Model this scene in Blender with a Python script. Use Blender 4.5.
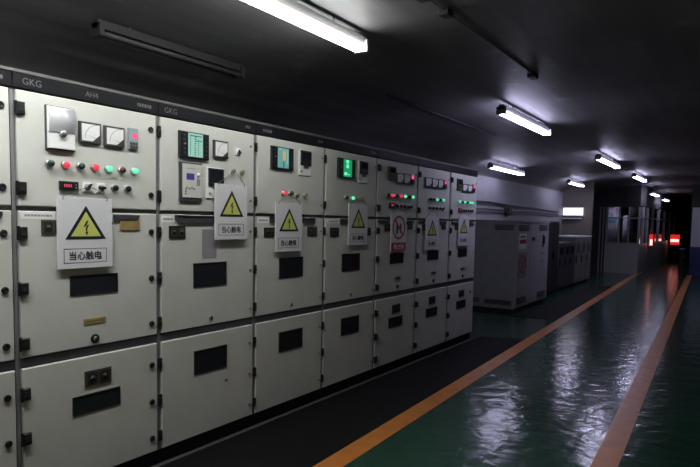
import bpy, bmesh, math, random
from mathutils import Matrix, Vector
random.seed(7)
for o in list(bpy.data.objects): bpy.data.objects.remove(o)
SC = bpy.context.scene
COL = SC.collection

# ------------------------------------------------------------------ camera
cd = bpy.data.cameras.new('camera'); cam = bpy.data.objects.new('camera', cd); COL.objects.link(cam)
R = Vector((0.836, 0.549, 0.019)); B = Vector((0.546, -0.834, 0.075)).normalized()
R = (R - B * R.dot(B)).normalized(); U = B.cross(R)
cam.matrix_world = Matrix(((R.x, U.x, B.x, 0), (R.y, U.y, B.y, 0), (R.z, U.z, B.z, 1.4514), (0, 0, 0, 1)))
cd.sensor_width = 36; cd.lens = 600 / 700 * 36; cd.shift_y = 32.64 / 700; cd.clip_end = 200; cd.clip_start = 0.02
SC.camera = cam
# ------------------------------------------------------------------ world, exposure
w = bpy.data.worlds.new('world'); SC.world = w; w.use_nodes = True
w.node_tree.nodes['Background'].inputs[0].default_value = (0, 0, 0, 1)
w.node_tree.nodes['Background'].inputs[1].default_value = 0
SC.view_settings.view_transform = 'Standard'; SC.view_settings.look = 'None'
SC.view_settings.gamma = 1; SC.view_settings.use_curve_mapping = False
SC.view_settings.exposure = 0.05
# lamp strengths (tube emission)
E_NEAR = 34.0; E_START = 92.0; E_FAR = 30.0; E_SIDE = 22.0; E_RIGHT = 7.0; E_ROOM_FILL = 45.0
LAMP_WHITE = (0.985, 1.0, 0.96); LAMP_BLUE = (0.71, 0.69, 1.0)

# ------------------------------------------------------------------ materials
MATS = {}
def mat(name, col, rough=0.5, metal=0.0, var=0.0, vscale=8.0, bump=0.0, bscale=60.0, emit=None, es=0.0, spec=0.5, stretch=None, alpha=None, trans=0.0):
    if name in MATS: return MATS[name]
    m = bpy.data.materials.new(name); m.use_nodes = True; nt = m.node_tree; N = nt.nodes; L = nt.links
    b = N['Principled BSDF']
    b.inputs['Base Color'].default_value = (*col, 1); b.inputs['Roughness'].default_value = rough
    b.inputs['Metallic'].default_value = metal; b.inputs['Specular IOR Level'].default_value = spec
    if trans: b.inputs['Transmission Weight'].default_value = trans
    if emit: b.inputs['Emission Color'].default_value = (*emit, 1); b.inputs['Emission Strength'].default_value = es
    if var or bump:
        tc = N.new('ShaderNodeTexCoord'); vec = tc.outputs['Object']
        if stretch:
            mp = N.new('ShaderNodeMapping'); mp.inputs['Scale'].default_value = stretch
            L.new(vec, mp.inputs[0]); vec = mp.outputs[0]
    if var:
        n = N.new('ShaderNodeTexNoise'); n.inputs['Scale'].default_value = vscale; n.inputs['Detail'].default_value = 6
        L.new(vec, n.inputs['Vector'])
        r = N.new('ShaderNodeMapRange'); r.inputs[1].default_value = 0.3; r.inputs[2].default_value = 0.7
        r.inputs[3].default_value = 1 - var; r.inputs[4].default_value = 1 + var; L.new(n.outputs['Fac'], r.inputs[0])
        mx = N.new('ShaderNodeMix'); mx.data_type = 'RGBA'; mx.blend_type = 'MULTIPLY'; mx.inputs[0].default_value = 1
        mx.inputs[6].default_value = (*col, 1); L.new(r.outputs[0], mx.inputs[7]); L.new(mx.outputs[2], b.inputs['Base Color'])
    if bump:
        n2 = N.new('ShaderNodeTexNoise'); n2.inputs['Scale'].default_value = bscale; n2.inputs['Detail'].default_value = 4
        L.new(vec, n2.inputs['Vector'])
        bp = N.new('ShaderNodeBump'); bp.inputs['Strength'].default_value = bump; bp.inputs['Distance'].default_value = 0.01
        L.new(n2.outputs['Fac'], bp.inputs['Height']); L.new(bp.outputs[0], b.inputs['Normal'])
    MATS[name] = m
    return m

cream   = mat('cream_paint', (0.625, 0.63, 0.59), 0.42, var=0.05, vscale=5, bump=0.05, bscale=220)
framem  = mat('frame_grey', (0.20, 0.20, 0.205), 0.5, var=0.1)
railm   = mat('rail_bluegrey', (0.16, 0.17, 0.20), 0.4, var=0.1)
blackp  = mat('black_plastic', (0.012, 0.012, 0.015), 0.38)
blackm  = mat('black_matt', (0.015, 0.015, 0.017), 0.7)
fasciam = mat('fascia_dark', (0.007, 0.0075, 0.010), 0.55, var=0.15, spec=0.2)
fasciar = mat('fascia_rail', (0.10, 0.10, 0.098), 0.5)
winm    = mat('dark_window', (0.018, 0.020, 0.025), 0.16)
winred  = mat('dark_window_red', (0.03, 0.012, 0.014), 0.2)
chrome  = mat('chrome', (0.62, 0.62, 0.66), 0.30, metal=0.2)
steel   = mat('steel', (0.50, 0.50, 0.50), 0.35, metal=1.0)
whitep  = mat('white_plastic', (0.84, 0.84, 0.84), 0.4)
paper   = mat('white_paper', (0.88, 0.88, 0.88), 0.6)
inkm    = mat('ink', (0.06, 0.06, 0.07), 0.6)
brass   = mat('brass', (0.50, 0.36, 0.15), 0.45, metal=0.5, var=0.15, vscale=20)
olive   = mat('olive_plate', (0.055, 0.050, 0.035), 0.4, var=0.3, vscale=25)
oliveknob = mat('olive_knob', (0.22, 0.20, 0.10), 0.45)
dgrey   = mat('dark_grey_plastic', (0.055, 0.058, 0.065), 0.45)
mgrey   = mat('mid_grey', (0.30, 0.29, 0.31), 0.5)
letterm = mat('faded_letters', (0.12, 0.12, 0.12), 0.5)
sheetm  = mat('grey_sheet', (0.30, 0.275, 0.32), 0.6)
boardw  = mat('sign_board', (0.74, 0.74, 0.77), 0.4, var=0.03)
signy   = mat('sign_yellow', (0.62, 0.66, 0.16), 0.45, var=0.04)
signk   = mat('sign_black', (0.018, 0.018, 0.025), 0.5)
signr   = mat('sign_red', (0.42, 0.035, 0.055), 0.45)
stringm = mat('string', (0.16, 0.155, 0.15), 0.7)
lampg0  = mat('lens_green_dark', (0.015, 0.06, 0.05), 0.2)
lampr0  = mat('lens_red_dark', (0.12, 0.025, 0.025), 0.2)
lampg1  = mat('lens_green_lit', (0.05, 0.35, 0.2), 0.2, emit=(0.16, 0.95, 0.55), es=0.8)
lampr1  = mat('lens_red_lit', (0.4, 0.03, 0.04), 0.2, emit=(1.0, 0.06, 0.12), es=0.65)
pinkled = mat('led_pink', (0.4, 0.05, 0.1), 0.3, emit=(1.0, 0.10, 0.26), es=0.9)
digits  = mat('red_digits', (0.2, 0.02, 0.03), 0.3, emit=(1.0, 0.12, 0.18), es=0.45)
cyanm   = mat('cyan_panel', (0.22, 0.45, 0.47), 0.4)
scr_m   = mat('screen_mint', (0.2, 0.4, 0.35), 0.3, emit=(0.40, 0.66, 0.54), es=0.42)
scr_t   = mat('screen_teal', (0.1, 0.3, 0.3), 0.3, emit=(0.17, 0.36, 0.33), es=0.5)
scr_o   = mat('screen_orange', (0.4, 0.25, 0.1), 0.3, emit=(0.70, 0.50, 0.30), es=0.45)
scr_g   = mat('screen_green', (0.02, 0.25, 0.1), 0.3, emit=(0.012, 0.32, 0.13), es=0.75)
scr_gb  = mat('screen_green_bright', (0.1, 0.4, 0.2), 0.3, emit=(0.20, 0.95, 0.55), es=0.95)
scr_d   = mat('screen_stroke', (0.05, 0.2, 0.17), 0.4)
scr_b   = mat('screen_blue', (0.04, 0.035, 0.18), 0.3, emit=(0.07, 0.06, 0.30), es=0.3)
bezg    = mat('green_bezel', (0.008, 0.03, 0.018), 0.35)
pinkb   = mat('pink_button', (0.45, 0.22, 0.22), 0.5)
encl    = mat('enclosure_grey', (0.38, 0.38, 0.375), 0.45, var=0.08)
encl2   = mat('enclosure_front', (0.46, 0.455, 0.46), 0.42, var=0.08)
dkcab   = mat('alcove_dark', (0.07, 0.065, 0.085), 0.4, var=0.15)
ltcab   = mat('alcove_light', (0.20, 0.19, 0.19), 0.45, var=0.1)
louv    = mat('louvre_dark', (0.10, 0.10, 0.10), 0.5)
cablem  = mat('cable_black', (0.035, 0.035, 0.045), 0.55)
conduit = mat('conduit_grey', (0.10, 0.10, 0.10), 0.5)
housing = mat('lamp_housing', (0.30, 0.30, 0.30), 0.5)
deadtube = mat('unlit_tube', (0.07, 0.07, 0.07), 0.4)
deadm   = mat('dark_housing', (0.035, 0.035, 0.035), 0.6)  # uniform darker grey for the unlit fitting
tube_w  = mat('tube_lit_white', (0.9, 0.9, 0.9), 0.4, emit=LAMP_WHITE, es=E_NEAR)
tube_r  = mat('tube_lit_right', (0.9, 0.9, 0.9), 0.4, emit=LAMP_WHITE, es=E_RIGHT)
tube_n  = mat('tube_lit_start', (0.9, 0.9, 0.9), 0.4, emit=LAMP_WHITE, es=E_START)
tube_fill  = mat('tube_added_room', (0.9, 0.9, 0.9), 0.4, emit=LAMP_BLUE, es=E_ROOM_FILL)  # tubes of the lamp added to brighten the curtains
tube_b  = mat('tube_lit_blue', (0.9, 0.9, 0.9), 0.4, emit=LAMP_BLUE, es=E_FAR)
tube_s  = mat('tube_lit_side', (0.9, 0.9, 0.9), 0.4, emit=LAMP_BLUE, es=E_SIDE)
tube_f  = mat('tube_lit_far', (0.9, 0.9, 0.9), 0.4, emit=LAMP_BLUE, es=14.0)
diffm   = mat('lit_diffuser', (0.9, 0.9, 0.9), 0.4, emit=(0.86, 0.80, 0.92), es=1.3)
redbox  = mat('red_lit_panel', (0.5, 0.02, 0.02), 0.3, emit=(1.0, 0.035, 0.03), es=0.6)
hotwhite = mat('warm_lit_strip', (0.9, 0.6, 0.5), 0.3, emit=(1.0, 0.62, 0.5), es=1.8)
orange  = mat('stripe_orange', (0.58, 0.20, 0.035), 0.32, var=0.16, vscale=7, bump=0.12, bscale=14)
wallm   = mat('wall_plaster', (0.22, 0.215, 0.23), 0.7, var=0.08, vscale=2, bump=0.1, bscale=40)
wallbrown = mat('wall_brown', (0.16, 0.14, 0.12), 0.6, var=0.1, vscale=3)
walldark = mat('wall_dark', (0.05, 0.05, 0.052), 0.7, var=0.15, vscale=2)
dadow   = mat('wall_white', (0.74, 0.75, 0.77), 0.6, var=0.05)
dadob   = mat('dado_blue', (0.05, 0.075, 0.21), 0.5, var=0.1)
partm   = mat('partition_grey', (0.52, 0.52, 0.53), 0.5, var=0.08)
partf   = mat('partition_frame', (0.40, 0.40, 0.42), 0.4)
glassd  = mat('partition_glass', (0.5, 0.5, 0.52), 0.03, trans=1.0)
curtain = mat('curtain', (0.50, 0.48, 0.50), 0.8, var=0.1, vscale=12)
teal    = mat('teal_notice', (0.10, 0.40, 0.36), 0.6)
matm    = mat('rubber_mat', (0.006, 0.006, 0.0065), 0.75, var=0.15, vscale=4, bump=0.15, bscale=120, spec=0.15)

def ceiling_material():
    m = bpy.data.materials.new('vault_paint'); m.use_nodes = True; nt = m.node_tree; N = nt.nodes; L = nt.links
    b = N['Principled BSDF']; b.inputs['Roughness'].default_value = 0.55
    tc = N.new('ShaderNodeTexCoord')
    mp = N.new('ShaderNodeMapping'); mp.inputs['Scale'].default_value = (4.5, 0.22, 4.5); L.new(tc.outputs['Object'], mp.inputs[0])
    n1 = N.new('ShaderNodeTexNoise'); n1.inputs['Scale'].default_value = 1.4; n1.inputs['Detail'].default_value = 5; L.new(mp.outputs[0], n1.inputs['Vector'])
    n2 = N.new('ShaderNodeTexNoise'); n2.inputs['Scale'].default_value = 1.1; n2.inputs['Detail'].default_value = 8; L.new(tc.outputs['Object'], n2.inputs['Vector'])
    ad = N.new('ShaderNodeMath'); ad.operation = 'ADD'; L.new(n1.outputs['Fac'], ad.inputs[0]); L.new(n2.outputs['Fac'], ad.inputs[1])
    cr = N.new('ShaderNodeValToRGB'); e = cr.color_ramp.elements
    e[0].position = 0.35; e[0].color = (0.066, 0.066, 0.069, 1); e[1].position = 0.72; e[1].color = (0.165, 0.163, 0.173, 1)
    hf = N.new('ShaderNodeMath'); hf.operation = 'MULTIPLY'; hf.inputs[1].default_value = 0.5; L.new(ad.outputs[0], hf.inputs[0])
    L.new(hf.outputs[0], cr.inputs[0])
    n3 = N.new('ShaderNodeTexNoise'); n3.inputs['Scale'].default_value = 2.2; n3.inputs['Detail'].default_value = 9; n3.inputs['Roughness'].default_value = 0.62
    L.new(tc.outputs['Object'], n3.inputs['Vector'])
    pr = N.new('ShaderNodeMapRange'); pr.inputs[1].default_value = 0.60; pr.inputs[2].default_value = 0.72; pr.inputs[4].default_value = 0.6; L.new(n3.outputs['Fac'], pr.inputs[0])
    mx = N.new('ShaderNodeMix'); mx.data_type = 'RGBA'; mx.inputs[7].default_value = (0.26, 0.25, 0.25, 1)
    L.new(pr.outputs[0], mx.inputs[0]); L.new(cr.outputs[0], mx.inputs[6]); L.new(mx.outputs[2], b.inputs['Base Color'])
    bp = N.new('ShaderNodeBump'); bp.inputs['Strength'].default_value = 0.3; bp.inputs['Distance'].default_value = 0.02
    L.new(ad.outputs[0], bp.inputs['Height']); L.new(bp.outputs[0], b.inputs['Normal'])
    return m
vaultm = ceiling_material()

def floor_material():
    m = bpy.data.materials.new('green_epoxy'); m.use_nodes = True; nt = m.node_tree; N = nt.nodes; L = nt.links
    b = N['Principled BSDF']; b.inputs['Roughness'].default_value = 0.16; b.inputs['Specular IOR Level'].default_value = 0.5
    tc = N.new('ShaderNodeTexCoord')
    n1 = N.new('ShaderNodeTexNoise'); n1.inputs['Scale'].default_value = 1.3; n1.inputs['Detail'].default_value = 6; L.new(tc.outputs['Object'], n1.inputs['Vector'])
    cr = N.new('ShaderNodeValToRGB'); e = cr.color_ramp.elements
    e[0].position = 0.3; e[0].color = (0.010, 0.052, 0.030, 1); e[1].position = 0.7; e[1].color = (0.020, 0.074, 0.045, 1)
    L.new(n1.outputs['Fac'], cr.inputs[0]); L.new(cr.outputs[0], b.inputs['Base Color'])
    n2 = N.new('ShaderNodeTexNoise'); n2.inputs['Scale'].default_value = 6.5; n2.inputs['Detail'].default_value = 2.5; n2.inputs['Distortion'].default_value = 0.6
    L.new(tc.outputs['Object'], n2.inputs['Vector'])
    bp = N.new('ShaderNodeBump'); bp.inputs['Strength'].default_value = 0.55; bp.inputs['Distance'].default_value = 0.012
    L.new(n2.outputs['Fac'], bp.inputs['Height']); L.new(bp.outputs[0], b.inputs['Normal'])
    return m
floorm = floor_material()

# ------------------------------------------------------------------ mesh helpers
class MB:
    """collects shapes with their materials, links them as one mesh object"""
    def __init__(s): s.v = []; s.f = []; s.m = []; s.mats = []; s.sm = []
    def mi(s, m):
        if m not in s.mats: s.mats.append(m)
        return s.mats.index(m)
    def poly(s, pts, faces, m, smooth=False):
        o = len(s.v); s.v += [tuple(p) for p in pts]; k = s.mi(m)
        for f in faces: s.f.append(tuple(o + i for i in f)); s.m.append(k); s.sm.append(smooth)
        return s
    def box(s, x0, y0, z0, x1, y1, z1, m, ch=0.0):
        if ch <= 0:
            p = [(x, y, z) for x in (x0, x1) for y in (y0, y1) for z in (z0, z1)]
            return s.poly(p, [(0, 1, 3, 2), (4, 6, 7, 5), (0, 4, 5, 1), (2, 3, 7, 6), (0, 2, 6, 4), (1, 5, 7, 3)], m)
        c = ch   # the +x face is chamfered
        ring = lambda x, d: [(x, y0 + d, z0 + d), (x, y1 - d, z0 + d), (x, y1 - d, z1 - d), (x, y0 + d, z1 - d)]
        p = ring(x0, 0) + ring(x1 - c, 0) + ring(x1, c)
        fs = [(3, 2, 1, 0), (8, 9, 10, 11)]
        for a in (0, 4):
            for i in range(4): fs.append((a + i, a + (i + 1) % 4, a + 4 + (i + 1) % 4, a + 4 + i))
        return s.poly(p, fs, m)
    def prism(s, pts, x0, x1, m):      # (y,z) polygon extruded along x
        n = len(pts); p = [(x0, y, z) for y, z in pts] + [(x1, y, z) for y, z in pts]
        return s.poly(p, [tuple(range(n))[::-1], tuple(range(n, 2 * n))] + [(i, (i + 1) % n, n + (i + 1) % n, n + i) for i in range(n)], m)
    def lathe(s, prof, m, n=12, cy=0, cz=0, smooth=True):   # profile (x, r) around the x axis
        p = []; fs = []
        for x, r in prof:
            for k in range(n): a = 2 * math.pi * k / n; p.append((x, cy + r * math.cos(a), cz + r * math.sin(a)))
        for j in range(len(prof) - 1):
            for k in range(n): fs.append((j * n + k, j * n + (k + 1) % n, (j + 1) * n + (k + 1) % n, (j + 1) * n + k))
        fs.append(tuple(range(n))[::-1]); fs.append(tuple(range((len(prof) - 1) * n, len(prof) * n)))
        return s.poly(p, fs, m, smooth)
    def tube(s, pts, r, m, n=8):
        pts = [Vector(p) for p in pts]; p = []; fs = []
        for i, q in enumerate(pts):
            t = (pts[min(i + 1, len(pts) - 1)] - pts[max(i - 1, 0)]).normalized()
            a = t.orthogonal().normalized() if i == 0 else (a - t * a.dot(t)).normalized()
            b = t.cross(a)
            for k in range(n): g = 2 * math.pi * k / n; p.append(q + (a * math.cos(g) + b * math.sin(g)) * r)
        for j in range(len(pts) - 1):
            for k in range(n): fs.append((j * n + k, j * n + (k + 1) % n, (j + 1) * n + (k + 1) % n, (j + 1) * n + k))
        fs.append(tuple(range(n))[::-1]); fs.append(tuple(range((len(pts) - 1) * n, len(pts) * n)))
        return s.poly(p, fs, m, True)
    def mesh(s, name):
        me = bpy.data.meshes.new(name); me.from_pydata(s.v, [], s.f)
        for m in s.mats: me.materials.append(m)
        me.polygons.foreach_set('material_index', s.m); me.polygons.foreach_set('use_smooth', s.sm)
        bm = bmesh.new(); bm.from_mesh(me); bmesh.ops.recalc_face_normals(bm, faces=bm.faces); bm.to_mesh(me); bm.free()
        me.update(); return me
    def build(s, name, parent=None, loc=(0, 0, 0)): return link(name, s.mesh(name), parent, loc)
def link(name, me, parent=None, loc=(0, 0, 0)):
    o = bpy.data.objects.new(name, me); COL.objects.link(o); o.parent = parent; o.location = loc
    return o
def tag(o, label=None, cat=None, group=None, kind=None):
    if label: o['label'] = label
    if cat: o['category'] = cat
    if group: o['group'] = group
    if kind: o['kind'] = kind
    return o
def empty(name, loc, label, cat, group=None):
    o = bpy.data.objects.new(name, None); COL.objects.link(o); o.location = loc; o.empty_display_size = 0.1
    return tag(o, label, cat, group)
CACHE = {}
def shared(key, fn):
    if key not in CACHE: CACHE[key] = fn().mesh(key if isinstance(key, str) else key[0])
    return CACHE[key]
def text(name, body, size, m, parent, y, z, x, width=None, bold=0.0):
    """flat lettering in the plane facing +x, centred on (y, z)"""
    cu = bpy.data.curves.new(name, 'FONT'); cu.body = body; cu.size = size; cu.align_x = 'CENTER'; cu.align_y = 'CENTER'
    cu.extrude = 0.0004; cu.offset = bold; cu.resolution_u = 2
    t = bpy.data.objects.new(name, cu); COL.objects.link(t); bpy.context.view_layer.update()
    me = bpy.data.meshes.new_from_object(t.evaluated_get(bpy.context.evaluated_depsgraph_get()))
    bpy.data.objects.remove(t); bpy.data.curves.remove(cu)
    xs = [v.co.x for v in me.vertices]; ys = [v.co.y for v in me.vertices]
    if xs:
        cx, cy = (min(xs) + max(xs)) / 2, (min(ys) + max(ys)) / 2
        sc = (width / (max(xs) - min(xs))) if width else 1.0
        for v in me.vertices: c = v.co.copy(); v.co = (c.z, (c.x - cx) * sc, (c.y - cy) * sc)
    me.materials.clear(); me.materials.append(m); me.name = name
    return link(name, me, parent, (x, y, z))

# ================================================================== the setting
XL, XR, YB, YE = -4.2, 1.6, -2.6, 40.0
XC, HW, ZS, RISE = -1.3, 2.9, 2.35, 0.40
def vz(x): return ZS + RISE * math.sqrt(max(0.0, 1 - ((x - XC) / HW) ** 2))
fl = MB(); fl.box(XL - .2, YB - .2, -0.1, XR + .2, YE + .2, 0.0, floorm); floor = tag(fl.build('floor'), kind='structure', label='glossy dark green epoxy floor')
c = MB(); n = 40; prof = []
for k in range(n + 1):
    a = math.pi * k / n; prof.append((XC - HW * math.cos(a), ZS + RISE * math.sin(a)))
ys = [YB, 10, 20, 30, YE]
pts = [(x, y, z) for y in ys for x, z in prof] + [(x * 1.0, y, z + 0.25) for y in ys for x, z in prof]
fs = []
W1 = n + 1; off = W1 * len(ys)
for j in range(len(ys) - 1):
    for k in range(n):
        q = (j * W1 + k, j * W1 + k + 1, (j + 1) * W1 + k + 1, (j + 1) * W1 + k)
        fs.append(q); fs.append(tuple(off + i for i in q[::-1]))
c.poly(pts, fs, vaultm, True); tag(c.build('ceiling'), kind='structure', label='dark low vaulted ceiling')
def struct(name, boxes, m, parent=None, label=None):
    b = MB()
    for q in boxes: b.box(*q, m)
    o = b.build(name, parent)
    if parent is None: o['kind'] = 'structure'
    if label: o['label'] = label
    return o
struct('wall_left', [(XL - .2, YB, 0, XL, YE, 2.6)], wallm, label='pale plaster side wall behind the cabinets')
struct('wall_right', [(XR, YB, 0, XR + .2, YE, 2.6)], walldark)
struct('wall_back', [(XL, YB - .2, 0, XR, YB, 3.1)], walldark)
struct('wall_end', [(XL, YE, 0, XR, YE + .2, 3.1)], walldark)
struct('wall_alcove', [(XL, 17.0, 0, -3.44, 17.15, 2.72)], wallbrown, label='dull brown wall closing the alcove')
# wall with white upper part and blue dado where the walkway narrows
we = struct('wall_dado', [(-1.40, 21.12, 2.06, XR, 21.4, 2.85), (-1.40, 21.4, 0, -1.25, YE, 2.85)], walldark)
struct('upper_panel', [(-1.36, 21.10, 0.86, XR, 21.4, 2.06)], dadow, we)
struct('blue_dado', [(-1.36, 21.095, 0.0, XR, 21.4, 0.86)], dadob, we)
# glazed control room partition
PX = -2.66
pt = MB()
pt.box(-3.62, 20.0, 0, PX, 20.08, 0.93, partm); pt.box(-3.62, 20.0, 2.04, PX, 20.08, 2.80, walldark)
pt.box(PX - .08, 20.08, 0, PX, 31.0, 0.90, partm); pt.box(PX - .08, 20.08, 2.08, PX, 31.0, 2.80, walldark)
part = tag(pt.build('wall_partition'), kind='structure', label='grey glazed partition of the side room')
struct('end_panel', [(XL, 20.0, 0, -3.62, 20.08, 2.72)], walldark, part)
for a, b in ((-3.80, -3.76), (-3.70, -3.67)): struct('post', [(a, 19.97, 0, b, 20.0, 2.04)], partf, part)
for (a, b) in ((-3.62, -3.57), (-3.26, -3.21), (-2.98, -2.94), (-2.71, -2.655)):
    struct('post', [(a, 19.985, 0.93, b, 20.09, 2.04)], partf, part)
struct('transom', [(-3.57, 19.99, 1.69, -2.71, 20.085, 1.725)], partf, part)
struct('window_sill', [(-3.62, 19.97, 0.91, -2.65, 20.10, 0.95)], partf, part)
for (a, b) in ((-3.57, -3.26), (-3.21, -2.98), (-2.94, -2.71)):
    for z0, z1 in ((0.95, 1.69), (1.725, 2.04)):
        struct('pane', [(a, 20.03, z0, b, 20.036, z1)], glassd, part)
yy = [20.09, 20.9, 21.9, 23.2, 24.9, 26.8, 28.9, 30.9]
for y in yy[1:]: struct('post', [(PX - .09, y, 0.90, PX + .01, y + 0.05, 2.08)], partf, part)
for a, b in zip(yy[:-1], yy[1:]):
    for z0, z1 in ((0.90, 1.71), (1.75, 2.08)):
        struct('pane', [(PX - .045, a + .05, z0, PX - .039, b, z1)], glassd, part)
    struct('transom', [(PX - .085, a + .05, 1.71, PX - .005, b, 1.75)], partf, part)
def drape(name, y, x0, x1, z0, z1, m, label, cat):
    b = MB(); N = 24; p = []
    for j, z in enumerate((z0, z1)):
        for s_ in (0, .012):
            for i in range(N + 1): p.append((x0 + (x1 - x0) * i / N, y + s_ + .015 * math.sin(i * 1.55), z))
    q = N + 1; f = []
    for i in range(N):
        f += [(i, i + 1, 2 * q + i + 1, 2 * q + i), (q + i, 3 * q + i, 3 * q + i + 1, q + i + 1), (i, q + i, q + i + 1, i + 1), (2 * q + i, 2 * q + i + 1, 3 * q + i + 1, 3 * q + i)]
    f += [(0, 2 * q, 3 * q, q), (N, q + N, 3 * q + N, 2 * q + N)]
    b.poly(p, f, m, True); return tag(b.build(name), label, cat)
drape('curtain', 21.6, -3.86, -3.52, 0.80, 2.10, curtain, 'wide pale curtain at the back of the glazed room', 'curtain')
drape('curtain', 21.6, -3.38, -3.24, 0.80, 1.80, curtain, 'narrow pale curtain at the back of the glazed room', 'curtain')
nb = MB(); nb.box(-3.82, 21.55, 1.60, -3.56, 21.562, 1.70, teal); tag(nb.build('notice_card'), 'small teal notice in front of the wide pale curtain', 'notice')
# painted walkway stripes (slightly skewed to the room) and mats
AL = 0.0408
def wk(X, Y): return (X * math.cos(AL) - Y * math.sin(AL), X * math.sin(AL) + Y * math.cos(AL))
def slab(name, quad, z0, z1, m, parent=None):
    b = MB(); p = [(x, y, z0) for x, y in quad] + [(x, y, z1) for x, y in quad]
    b.poly(p, [(3, 2, 1, 0), (4, 5, 6, 7), (0, 1, 5, 4), (1, 2, 6, 5), (2, 3, 7, 6), (3, 0, 4, 7)], m); return b.build(name, parent)
s1 = slab('walkway_stripe', [wk(-1.935, -2), wk(-1.785, -2), wk(-1.785, 21.3), wk(-1.935, 21.3)], 0.0, 0.0025, orange, floor)
s2 = slab('walkway_stripe', [wk(-0.545, -2), wk(-0.40, -2), wk(-0.40, 21.0), wk(-0.545, 21.0)], 0.0, 0.0025, orange, floor)
def line_x(y): return wk(-1.945, y)[0]
tag(slab('rubber_mat', [(-2.762, -1.5), (line_x(-1.5), -1.5), (line_x(7.4), 7.5), (-2.762, 7.3)], 0.0005, 0.006, matm), 'long black rubber mat on the floor along the cream cabinets', 'mat')
tag(slab('rubber_mat', [(-3.0, 9.3), (line_x(9.3), 9.3), (line_x(15.5), 15.5), (-3.0, 15.5)], 0.0005, 0.006, matm), 'black rubber mat on the floor before the grey louvred enclosure', 'mat')

# ================================================================== switchgear cabinets
X0, Y0 = -2.77, 1.45
ZH = [1.932, 1.573, 1.368, 1.110, 0.852, 0.614, 0.400, 0.187]
def m_hinge_big():
    b = MB(); b.box(0, -0.018, -0.028, 0.016, 0.022, 0.028, blackp, 0.003); b.box(0.0, -0.022, -0.032, 0.007, -0.008, 0.032, blackp); b.box(0.016, -0.01, -0.012, 0.019, 0.012, 0.012, blackm); return b
def m_hinge_slim():
    b = MB(); b.box(0, -0.010, -0.03, 0.014, 0.010, 0.03, blackp, 0.003); b.lathe([(0.0, 0.007), (0.018, 0.007), (0.019, 0.004)], blackp, 8); return b
def m_lock():
    b = MB(); b.lathe([(0, 0.0165), (0.006, 0.0165), (0.008, 0.014), (0.0085, 0.009), (0.006, 0.008)], blackp, 14); b.box(0.005, -0.002, -0.007, 0.0095, 0.002, 0.007, blackm); return b
def m_screw():
    b = MB(); b.lathe([(0, 0.009), (0.004, 0.009), (0.007, 0.006)], steel, 10); b.box(0.006, -0.0015, -0.005, 0.0078, 0.0015, 0.005, blackm); return b
def m_lamp(m):
    b = MB(); b.lathe([(0, 0.021), (0.006, 0.021), (0.009, 0.018), (0.012, 0.0175)], steel, 14)
    b.lathe([(0.010, 0.0155), (0.022, 0.0155), (0.029, 0.013), (0.033, 0.008), (0.0345, 0.002)], m, 14); return b
def m_meter(wd, ht):
    b = MB(); b.box(0, 0, 0, 0.016, wd, ht, dgrey, 0.003); t = 0.010
    b.box(0.016, t, t, 0.0172, wd - t, ht - t, whitep)
    b.prism([(wd - t, t), (wd - t, ht * .42), (wd * .58, t)], 0.0172, 0.0186, dgrey)
    cx, cz = wd - t - .012, t + .012; r = min(wd, ht) - 3.2 * t; arc = []
    for i in range(9):
        a = math.pi / 2 + (math.pi / 2) * i / 8; arc.append((cx + r * math.cos(a), cz + r * math.sin(a)))
    inner = [(cx + (y - cx) * .965, cz + (z - cz) * .965) for y, z in arc]
    for i in range(8): b.poly([(0.0176, *arc[i]), (0.0176, *arc[i + 1]), (0.0176, *inner[i + 1]), (0.0176, *inner[i]), (0.0170, *arc[i]), (0.0170, *arc[i + 1]), (0.0170, *inner[i + 1]), (0.0170, *inner[i])], [(0, 1, 2, 3), (7, 6, 5, 4), (0, 1, 5, 4), (2, 3, 7, 6)], mgrey)
    b.prism([(cx, cz), (cx + .0015, cz + .0015), (cx - r * .92, cz + r * .25)], 0.0172, 0.0180, inkm)
    return b
def m_selector(flat):
    b = MB(); b.box(0, -0.024, -0.024, 0.006, 0.024, 0.024, whitep, 0.002)
    b.lathe([(0.006, 0.016), (0.014, 0.015)], mgrey, 14)
    if flat: b.prism([(-0.020, -0.006), (0.012, -0.007), (0.022, 0.0), (0.012, 0.007), (-0.020, 0.006)], 0.012, 0.026, blackp)
    else: b.prism([(-0.014, -0.012), (-0.006, -0.016), (0.016, 0.012), (0.014, 0.018), (0.004, 0.014)], 0.012, 0.026, blackp)
    return b
def m_button(m):
    b = MB(); b.lathe([(0, 0.020), (0.006, 0.020), (0.009, 0.016)], steel, 14); b.lathe([(0.008, 0.0155), (0.020, 0.0155), (0.023, 0.012)], m, 14); return b
def m_knob():
    b = MB(); b.lathe([(0, 0.016), (0.004, 0.016), (0.006, 0.012)], steel, 12); b.lathe([(0.006, 0.013), (0.018, 0.012), (0.02, 0.009)], oliveknob, 12); b.box(0.018, -0.003, -0.013, 0.028, 0.003, 0.013, oliveknob); return b
def m_display():
    b = MB(); b.box(0, 0, 0, 0.014, 0.097, 0.046, blackp, 0.004); b.box(0.014, 0.012, 0.012, 0.0146, 0.066, 0.036, winm)
    for i in range(4): b.box(0.0146, 0.018 + i * .011, 0.017, 0.0152, 0.0255 + i * .011, 0.032, digits)
    for i in range(2): b.lathe([(0.014, 0.004), (0.016, 0.004)], mgrey, 8, 0.080, 0.016 + i * .014)
    return b
def m_plate(wd, ht, m, trim):
    b = MB(); b.box(0, 0, 0, 0.006, wd, ht, m, 0.002)
    if trim:
        b.box(0.006, wd * .10, ht * .14, 0.0072, wd * .44, ht * .86, trim); b.box(0.006, wd * .56, ht * .14, 0.0072, wd * .90, ht * .86, trim)
        b.lathe([(0.0072, ht * .16), (0.011, ht * .16)], m, 10, wd * .27, ht * .5); b.lathe([(0.0072, ht * .16), (0.011, ht * .16)], m, 10, wd * .73, ht * .5)
    return b
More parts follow.
